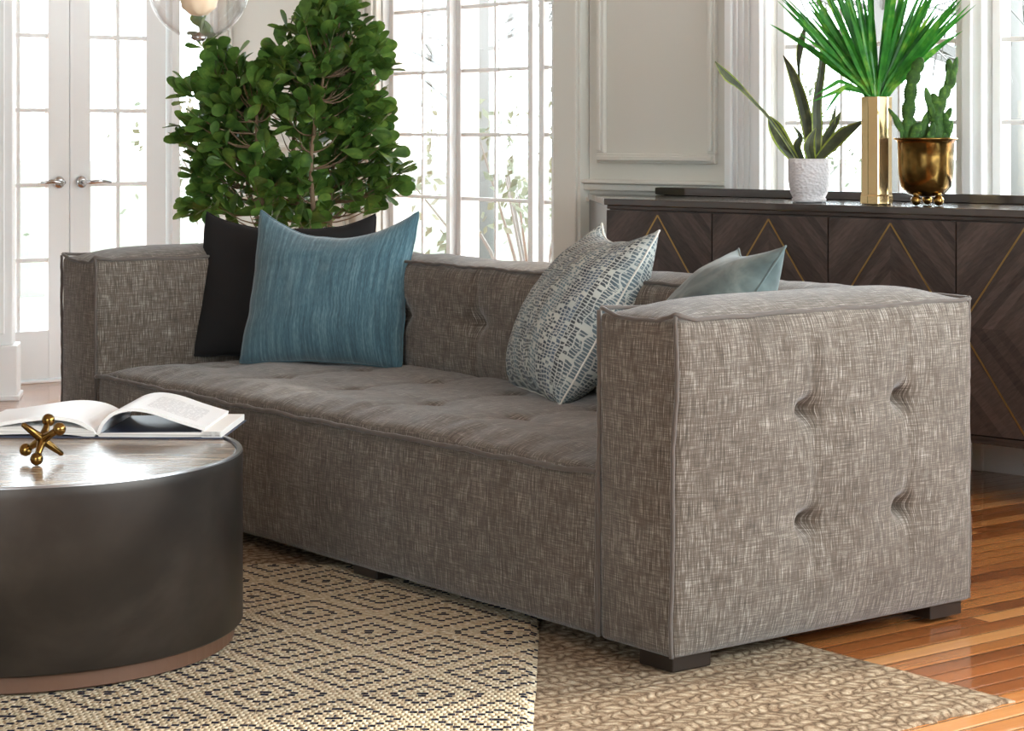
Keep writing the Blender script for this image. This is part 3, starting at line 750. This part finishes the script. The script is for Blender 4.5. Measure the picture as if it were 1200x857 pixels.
def ontop(px, back):                       # a point on the sideboard top, 'back' metres behind its front edge
    r = (px-600)/F; z = (5.311+back)/(r*.695+.719); return Vector((r*z, z, CT+.0008))
def ribbon(mb, pts, widths, facing=Vector((0, -1, 0)), fold=.25, mi=0, mi2=None, thick=.0012, n=14):
    """a leaf blade along a curve, with a folded midrib and real thickness"""
    W_ = [(p[0], p[1], p[2], w) for p, w in zip(pts, widths)]; cv = curve(W_, n)
    P = [Vector(c[:3]) for c in cv]; ws = [max(.0004, c[3]) for c in cv]; rows = []
    for i, p in enumerate(P):
        d = (P[min(i+1, len(P)-1)]-P[max(i-1, 0)]).normalized(); s_ = d.cross(facing)
        s_ = s_.normalized() if s_.length > 1e-4 else Vector((1, 0, 0)); nn = s_.cross(d).normalized()
        w = ws[i]/2
        rows.append([p-s_*w+nn*w*fold, p-s_*w*.72+nn*w*fold*.7, p, p+s_*w*.72+nn*w*fold*.7, p+s_*w+nn*w*fold, p+s_*w*.7+nn*(w*fold*.7-thick), p-nn*thick, p-s_*w*.7+nn*(w*fold*.7-thick)])
    vs = [q for r_ in rows for q in r_]; k = 8
    for i in range(len(rows)-1):
        for j in range(8):
            mb.add([vs[i*k+j], vs[i*k+(j+1) % 8], vs[(i+1)*k+(j+1) % 8], vs[(i+1)*k+j]], [(0, 1, 2, 3)], mi=(mi2 if mi2 is not None and j in (0, 3) else mi))
# white textured pot with a snake plant
pc = ontop(948, .12)
sn = thing('potted_snake_plant', 'snake plant with twisting leaves in a white dimpled ceramic pot', 'plant', pc)
mb = MB(); mb.lathe([(.040, 0), (.052, .002), (.054, .010), (.050, .014), (.058, .03), (.0645, .07), (.0655, .12), (.065, .135), (.061, .137), (.060, .125), (.058, .118)], 56)
pot = mb.obj('pot', 'ceramic', sn, smooth=True)
mb = MB(); mb.lathe([(.0, .119), (.03, .121), (.059, .118)], 32); mb.obj('soil', 'soil', pot, smooth=True)
zz = pc.y; s1 = zz/F
def L3(px, py, dz=0): q = at(px, py, zz+dz); return q-pc
snake = [([(930, 186, 0), (918, 168, 0), (908, 150, -.02), (901, 137, -.03)], [11, 18, 17, 4]),
         ([(934, 186, .0), (905, 143, -.05), (885, 121, -.07), (866, 101, -.08), (851, 89, -.09), (838, 72, -.09)], [4, 4, 4, 7, 11, 1]),
         ([(951, 188, 0), (948, 155, .01), (938, 112, .02), (928, 85, .02), (918, 65, .02)], [10, 15, 14, 10, 1]),
         ([(946, 188, .02), (942, 130, .04), (936, 85, .04), (937, 60, .04), (940, 45, .04), (944, 29, .04)], [6, 4, 3, 8, 8, 1]),
         ([(957, 188, -.01), (957, 150, -.02), (957, 120, -.02), (962, 85, -.02), (964, 60, -.01), (962, 44, 0)], [9, 14, 12, 10, 8, 1]),
         ([(958, 188, -.03), (975, 170, -.05), (990, 156, -.07), (1012, 142, -.09)], [9, 15, 15, 2]),
         ([(955, 188, 0), (966, 165, .01), (978, 145, .02), (985, 131, .03)], [7, 10, 9, 1]),
         ([(962, 188, .02), (970, 168, .02), (974, 150, .02), (980, 122, .02)], [7, 9, 8, 1]),
         ([(940, 188, .02), (934, 172, .02), (938, 160, .02), (930, 148, .02)], [7, 9, 6, 1]),
         ([(952, 190, -.03), (948, 170, -.05), (956, 150, -.05)], [10, 14, 1])]
lv = MB()
for i, (pp, ws) in enumerate(snake):
    ribbon(lv, [L3(*p) for p in pp], [w*s1 for w in ws], facing=Vector((.3*math.sin(i*2.1), -1, .1)), fold=.3, mi=0, mi2=1, thick=.002)
lv.obj('leaves', ['snake', 'snakelight'], sn, smooth=True)
# gold faceted vase with palm fan
pv = ontop(1027, .10); zz = pv.y; s1 = zz/F; HV = .325
pa = thing('vase_of_palm_leaves', 'tall gold ribbed glass vase holding a bright green fan of palm blades', 'vase', pv)
fac = lambda t, z: math.cos(PI/9)/math.cos(((t+.2) % (2*PI/9))-PI/9)*(1-.03*(math.floor((t+.2)/(2*PI/9)) % 2))
mb = MB(); mb.lathe([(.046, 0), (.050, .003), (.050, .025), (.0475, .030), (.0475, .18), (.0475, HV), (.0440, HV+.001), (.0435, HV-.02), (.043, .05)], 72, mod=fac); mb.obj('vase_body', 'gold', pa, smooth=False)
random.seed(21); lv = MB()
for i in range(64):
    a = math.radians(lerp(-46, 45, i/63)+random.uniform(-4, 4)); dp = random.uniform(-.55, .55); Lb = random.uniform(.28, .42)*(1.0+.12*math.cos(a))
    bx = .030*math.sin(a)*1.2+random.uniform(-.006, .006); by = random.uniform(-.025, .025)
    d = Vector((math.sin(a), dp*.7, math.cos(a))).normalized(); dr = .06*abs(math.sin(a))*random.uniform(.2, 1)
    p0 = Vector((bx*.5, by*.5, HV-.12)); p1 = Vector((bx, by, HV+.004)); p2 = p1+d*Lb*.33; p3 = p1+d*Lb*.66+Vector((0, 0, -dr*.3)); p4 = p1+d*Lb+Vector((0, 0, -dr))
    w = random.uniform(.014, .023)
    ribbon(lv, [p0, p1, p2, p3, p4], [.004, w*.55, w, w*.75, .0006], facing=Vector((random.uniform(-.6, .6), -1, random.uniform(-.2, .3))), fold=.5, n=12)
for tip in ((985, 106, 962, 140), (975, 100, 955, 112), (978, 108, 950, 120)):
    ribbon(lv, [Vector((-.02, -.01, HV-.03)), Vector((-.03, -.015, HV+.006)), at(tip[0]+12, tip[1]-4, zz-.03)-pv, at(tip[0], tip[1], zz-.05)-pv, at(tip[2], tip[3], zz-.07)-pv], [.004, .007, .011, .012, .001], fold=.4)
lv.obj('palm_blades', 'palm', pa, smooth=True)
# brass footed bowl with cactus
pb = ontop(1085, .13); zz = pb.y; s1 = zz/F
ca = thing('potted_cactus', 'branching green cactus in a round brass pot on three ball feet', 'plant', pb)
mb = MB(); mb.lathe([(r_, .024+(z_-.021)*1.11) for r_, z_ in [(0, .021), (.03, .022), (.055, .030), (.074, .050), (.081, .085), (.083, .13), (.084, .166), (.088, .174), (.095, .177), (.0955, .181), (.086, .181), (.080, .172), (.079, .12), (.06, .05), (0, .045)]], 72)
pot = mb.obj('pot', 'brass', ca, smooth=True)
mb = MB(); mb.lathe([(0, .184), (.05, .186), (.079, .182)], 32); mb.obj('soil', 'soil', pot, smooth=True)
for k, t in enumerate((-2.35, -.95, 1.3)):
    ft = MB(); cx, cy = .052*math.cos(t), .052*math.sin(t)
    ft.sphere((cx, cy, .0155), .0155, 18, 12); ft.tube([(cx, cy, .024), (cx*.9, cy*.9, .044)], [.008, .012], 12); ft.obj('foot', 'brass', ca, smooth=True)
def C3(px, py, dz=0): return at(px, py, zz+dz)-pb
cactus = MB(); random.seed(5)
def pads(pts, ws, thin=.6):
    for i in range(len(pts)-1):
        a = C3(*pts[i]); b = C3(*pts[i+1]); c_ = (a+b)/2; d = (b-a); Lp = d.length; d.normalize(); w = ws[i]*s1/2
        side = d.cross(Vector((0, -1, 0))).normalized(); nn = side.cross(d)
        ang = random.uniform(-.5, .5); s2 = (side*math.cos(ang)+nn*math.sin(ang)); n2 = s2.cross(d)
        R_ = Matrix((s2*w, n2*w*thin*.8, d*Lp*.92)).transposed(); cactus.sphere(c_, 1, 14, 10, R_)
        for q in range(7):      # scalloped edges
            t = lerp(-.8, .8, q/6)
            for sg in (1, -1):
                c2 = c_+d*Lp*.58*t+s2*sg*w*math.sqrt(max(.05, 1-t*t))*.95; cactus.sphere(c2, w*.22, 6, 4)
pads([(1063, 178, 0), (1062, 158, 0), (1064, 138, 0), (1066, 118, 0), (1068, 98, 0), (1073, 84, 0), (1078, 72, 0)], [9, 12, 15, 15, 15, 14])
pads([(1058, 172, -.01), (1056, 152, -.01), (1049, 138, -.01), (1043, 130, -.01)], [5, 8, 5]); pads([(1068, 176, -.02), (1071, 160, -.02), (1076, 148, -.02)], [12, 12])
pads([(1082, 178, .0), (1079, 160, .0), (1083, 147, 0), (1088, 134, 0)], [12, 15, 10]); pads([(1074, 160, .02), (1072, 148, .02), (1070, 140, .02)], [10, 6])
pads([(1100, 178, 0), (1098, 160, 0), (1098, 142, 0), (1096, 126, 0), (1094, 114, 0)], [14, 17, 19, 13]); pads([(1096, 140, -.01), (1089, 122, -.01), (1086, 108, -.01)], [9, 9])
pads([(1098, 132, -.01), (1104, 115, 0), (1110, 103, 0), (1116, 92, 0), (1120, 74, 0)], [14, 14, 12, 9]); pads([(1111, 100, 0), (1112, 84, 0), (1112, 73, 0)], [9, 9])
pads([(1104, 172, .01), (1110, 158, .01), (1114, 146, .01)], [12, 10]); pads([(1110, 158, .01), (1108, 140, 0), (1113, 130, 0)], [11, 8])
pads([(1090, 176, -.02), (1090, 160, -.02), (1093, 148, -.02)], [12, 9])
cactus.obj('cactus_stems', 'cactus', ca, smooth=True)

# ------------------------------------------------------------------ tall plant behind the sofa
TP = at(345, 0, 7.62); tp = thing('tall_potted_plant', 'tall bushy ficus with rounded green leaves standing behind the sofa', 'plant', (TP.x, TP.y, 0))
mb = MB(); mb.lathe([(.13, 0), (.16, .01), (.19, .30), (.195, .34), (.18, .345), (.175, .31)], 48); pt_ = mb.obj('planter', 'basket', tp, smooth=True)
mb = MB(); mb.lathe([(0, .31), (.176, .31)], 32); mb.obj('soil', 'soil', pt_)
random.seed(33)
# canopy volume given by lobes: centre px, centre row, radii in px, share
lobes = [(345, 150, 98, 90, 1.0), (375, 60, 62, 62, .8), (262, 165, 52, 62, .62), (285, 100, 42, 42, .4), (420, 170, 46, 70, .55), (415, 85, 42, 60, .45), (350, 235, 110, 45, .7), (355, 105, 75, 60, .5), (240, 225, 25, 30, .16), (452, 208, 24, 16, .10), (222, 100, 14, 12, .04), (395, 15, 30, 22, .18), (253, 48, 28, 18, .05), (222, 155, 16, 26, .06)]
zc = TP.y; sp = zc/F
br = MB(); lf = MB(); tips = []
tot = sum(l[4] for l in lobes)
def leaf(p, d, size, roll):
    d = d.normalized(); s_ = d.cross(Vector((0, 0, 1))); s_ = s_.normalized() if s_.length > .01 else Vector((1, 0, 0)); nn = s_.cross(d)
    s2 = s_*math.cos(roll)+nn*math.sin(roll); n2 = s2.cross(d)
    prof = [(0, .06), (.2, .28), (.42, .62), (.65, .86), (.85, .74), (.96, .42), (1.0, .05)]
    rows = []
    for t, w in prof:
        w *= size*.33; c_ = p+d*size*t-n2*size*.10*t*t
        rows.append((c_-s2*w+n2*w*.22, c_, c_+s2*w+n2*w*.22))
    vs = [q for r_ in rows for q in r_]; fs = []
    for i in range(len(rows)-1):
        b_ = i*3; fs += [(b_, b_+1, b_+4, b_+3), (b_+1, b_+2, b_+5, b_+4)]
    lf.add(vs, fs, mi=0)
for lb in lobes:
    k = int(470*lb[4]/tot)
    for _ in range(k):
        while True:
            a = Vector((random.uniform(-1, 1), random.uniform(-1, 1), random.uniform(-1, 1)))
            if .15 < a.length < 1: break
        dep = a.z*min(.36, lb[2]*sp*1.0)
        tips.append((at(lb[0]+a.x*lb[2]*.93, lb[1]+a.y*lb[3]*.93, zc)+Vector((0, dep, 0)))-Vector((TP.x, TP.y, 0)))
stems = []
for k in range(5):
    t = 2*PI*k/5+.3; b_ = Vector((.05*math.cos(t), .05*math.sin(t), .30)); e = Vector((.20*math.cos(t), .16*math.sin(t), 1.15+.1*math.sin(k*2)))
    pts = [b_, b_.lerp(e, .35)+Vector((.02, .0, 0)), b_.lerp(e, .7)+Vector((-.02, 0, 0)), e]; pts = curve([tuple(p) for p in pts], 16)
    br.tube(pts, [lerp(.013, .005, i/16) for i in range(17)], 8); stems += [Vector(p) for p in pts[4:]]
for tpnt in tips:
    c_ = min(stems, key=lambda s_: (s_-tpnt).length+max(0, s_.z-tpnt.z+.05)*1.5)
    mid = c_.lerp(tpnt, .5)+Vector((0, 0, -.02)); cv = curve([tuple(c_), tuple(mid), tuple(tpnt)], 5)
    br.tube(cv, [lerp(.0035, .0012, i/5) for i in range(6)], 4)
    out = (tpnt-c_).normalized(); out = (out+Vector((0, 0, .35))+Vector([random.uniform(-.5, .5) for _ in range(3)])).normalized()
    for j in range(random.choice((5, 6, 7))):
        dd = (out+Vector([random.uniform(-1.1, 1.1) for _ in range(3)])).normalized()
        leaf(tpnt-out*random.uniform(0, .05)+dd*.004, dd, random.uniform(.058, .092), random.uniform(-1.2, 1.2))
br.obj('branches', 'bark', tp, smooth=True); lf.obj('foliage', 'ficus', tp, smooth=True)

# ------------------------------------------------------------------ pendant lamp
PZ = 4.4; pp = at(233, -12, PZ); gr = 58*PZ/F
pn = thing('pendant_lamp', 'clear glass globe pendant lamp hanging over the round coffee table', 'lamp', pp)
mb = MB(); prof = [(gr*math.sin(a), -gr*math.cos(a)) for a in [PI*i/40 for i in range(0, 37)]]
mb.lathe([(max(r, .0001), z) for r, z in prof]+[(max(.0001, r*.965), z*.965) for r, z in prof[::-1]], 64); mb.obj('globe', 'globe', pn, smooth=True)
mb = MB(); mb.lathe([(.0001, -gr-.004), (.010, -gr-.003), (.018, -gr+.003), (.012, -gr+.007), (.006, -gr+.012), (.0001, -gr+.016)], 32); mb.obj('finial', 'chrome', pn, smooth=True)
mb = MB(); ph = [(.0001, -.055), (.016, -.052), (.032, -.038), (.040, -.012), (.036, .014), (.022, .036), (.016, .05), (.016, .06)]
mb.lathe(ph, 48, mod=lambda t, z: 1+.10*abs(math.sin(4*t+z*30))); mb.obj('bulb', 'bulb', pn, smooth=True)
mb = MB(); mb.lathe([(.014, .058), (.022, .062), (.022, .10), (.032, .104), (.032, .112), (.008, .12)], 32); mb.obj('socket', 'chrome', pn, smooth=True)
mb = MB(); mb.tube([(0, 0, .118), (0, 0, 2.75-pp.z-.03)], .003, 8); mb.lathe([(.06, 2.75-pp.z-.03), (.06, 2.75-pp.z)], 32); mb.obj('cord', 'chrome', pn)

# ------------------------------------------------------------------ the garden outside
lw = MB(); lw.box(-60, 8.0, -.45, 60, 120, -.40)
tag(lw.obj('garden_lawn', 'lawn'), 'pale sunlit grass lawn seen outside through the windows', 'lawn')
def shrub(x, y, w, h, seed, label):
    random.seed(seed); t = thing('garden_shrub', label, 'shrub', (x, y, -.39), group='shrubs outside the windows')
    st_ = MB(); lv = MB()
    for i in range(22):
        a = random.uniform(0, 2*PI); r = random.uniform(.2, 1)*w; e = Vector((r*math.cos(a), r*math.sin(a), h*random.uniform(.6, 1.05)*(1-.25*r/w)))
        st_.tube([(0, 0, 0), (e.x*.4, e.y*.4, e.z*.5), tuple(e)], [.02, .012, .004], 5)
        for j in range(26):
            p = e+Vector([random.gauss(0, .16*w) for _ in range(3)]); p.z = max(p.z, .12); d = Vector([random.uniform(-1, 1) for _ in range(3)]).normalized(); s_ = d.orthogonal().normalized(); q = random.uniform(.05, .10)
            lv.add([p, p+d*q*.5+s_*q*.3, p+d*q, p+d*q*.5-s_*q*.3], [(0, 1, 2, 3)])
    st_.obj('stems', 'outbark', t); lv.obj('foliage', 'outleaf', t)
def tree(x, y, h, r, seed, label):
    random.seed(seed); t = thing('garden_tree', label, 'tree', (x, y, -.39), group='bare trees outside the windows')
    tr = MB(); tr.tube([(0, 0, 0), (.05, 0, h*.3), (-.05, .05, h*.62), (.03, 0, h)], [r, r*.85, r*.6, r*.2], 10); tr.obj('trunk', 'outbark', t, smooth=True)
    b = MB()
    for i in range(46):
        z = random.uniform(.22, .95)*h; a = random.uniform(0, 2*PI); L_ = random.uniform(.8, 2.4)*(1.1-z/h*.6)
        p0 = Vector((0, 0, z)); d = Vector((math.cos(a), math.sin(a), random.uniform(.1, .7))).normalized()
        p1 = p0+d*L_*.5+Vector((0, 0, .08)); p2 = p0+d*L_+Vector((random.uniform(-.2, .2), random.uniform(-.2, .2), random.uniform(-.1, .4)))
        b.tube([p0, p1, p2], [r*.22, r*.12, .006], 5)
        for j in range(5):
            q0 = p0.lerp(p2, random.uniform(.3, .95)); q1 = q0+Vector([random.uniform(-.5, .5) for _ in range(3)]); b.tube([q0, q1], [.012, .004], 4)
    b.obj('branches', 'outbark', t)
for i, (x, y, w, h, lb) in enumerate(((-1.6, 14.2, .8, 1.9, 'brownish green shrub outside the bay window, nearest the far jamb'), (.15, 13.2, .8, 1.8, 'brownish green shrub outside the bay window beside the pilaster'), (-4.6, 15.5, .8, 1.0, 'low shrub on the lawn outside the french doors'), (7.6, 25, 1.4, 1.7, 'far shrub on the lawn outside the window behind the sideboard'), (3.2, 26, 1.3, 2.0, 'far shrub outside, seen between the vase and the cactus'))):
    shrub(x, y, w, h, 50+i, lb)
for i, (x, y, h, r, lb) in enumerate(((5.1, 22.5, 8, .30, 'bare tree outside the window right of the cactus'), (3.3, 19, 7, .16, 'slim bare tree outside, seen behind the cactus'), (-.3, 19, 7, .18, 'bare tree outside the bay window'), (7.4, 30, 9, .3, 'distant bare tree at the far side of the lawn'))):
    tree(x, y, h, r, 70+i, lb)
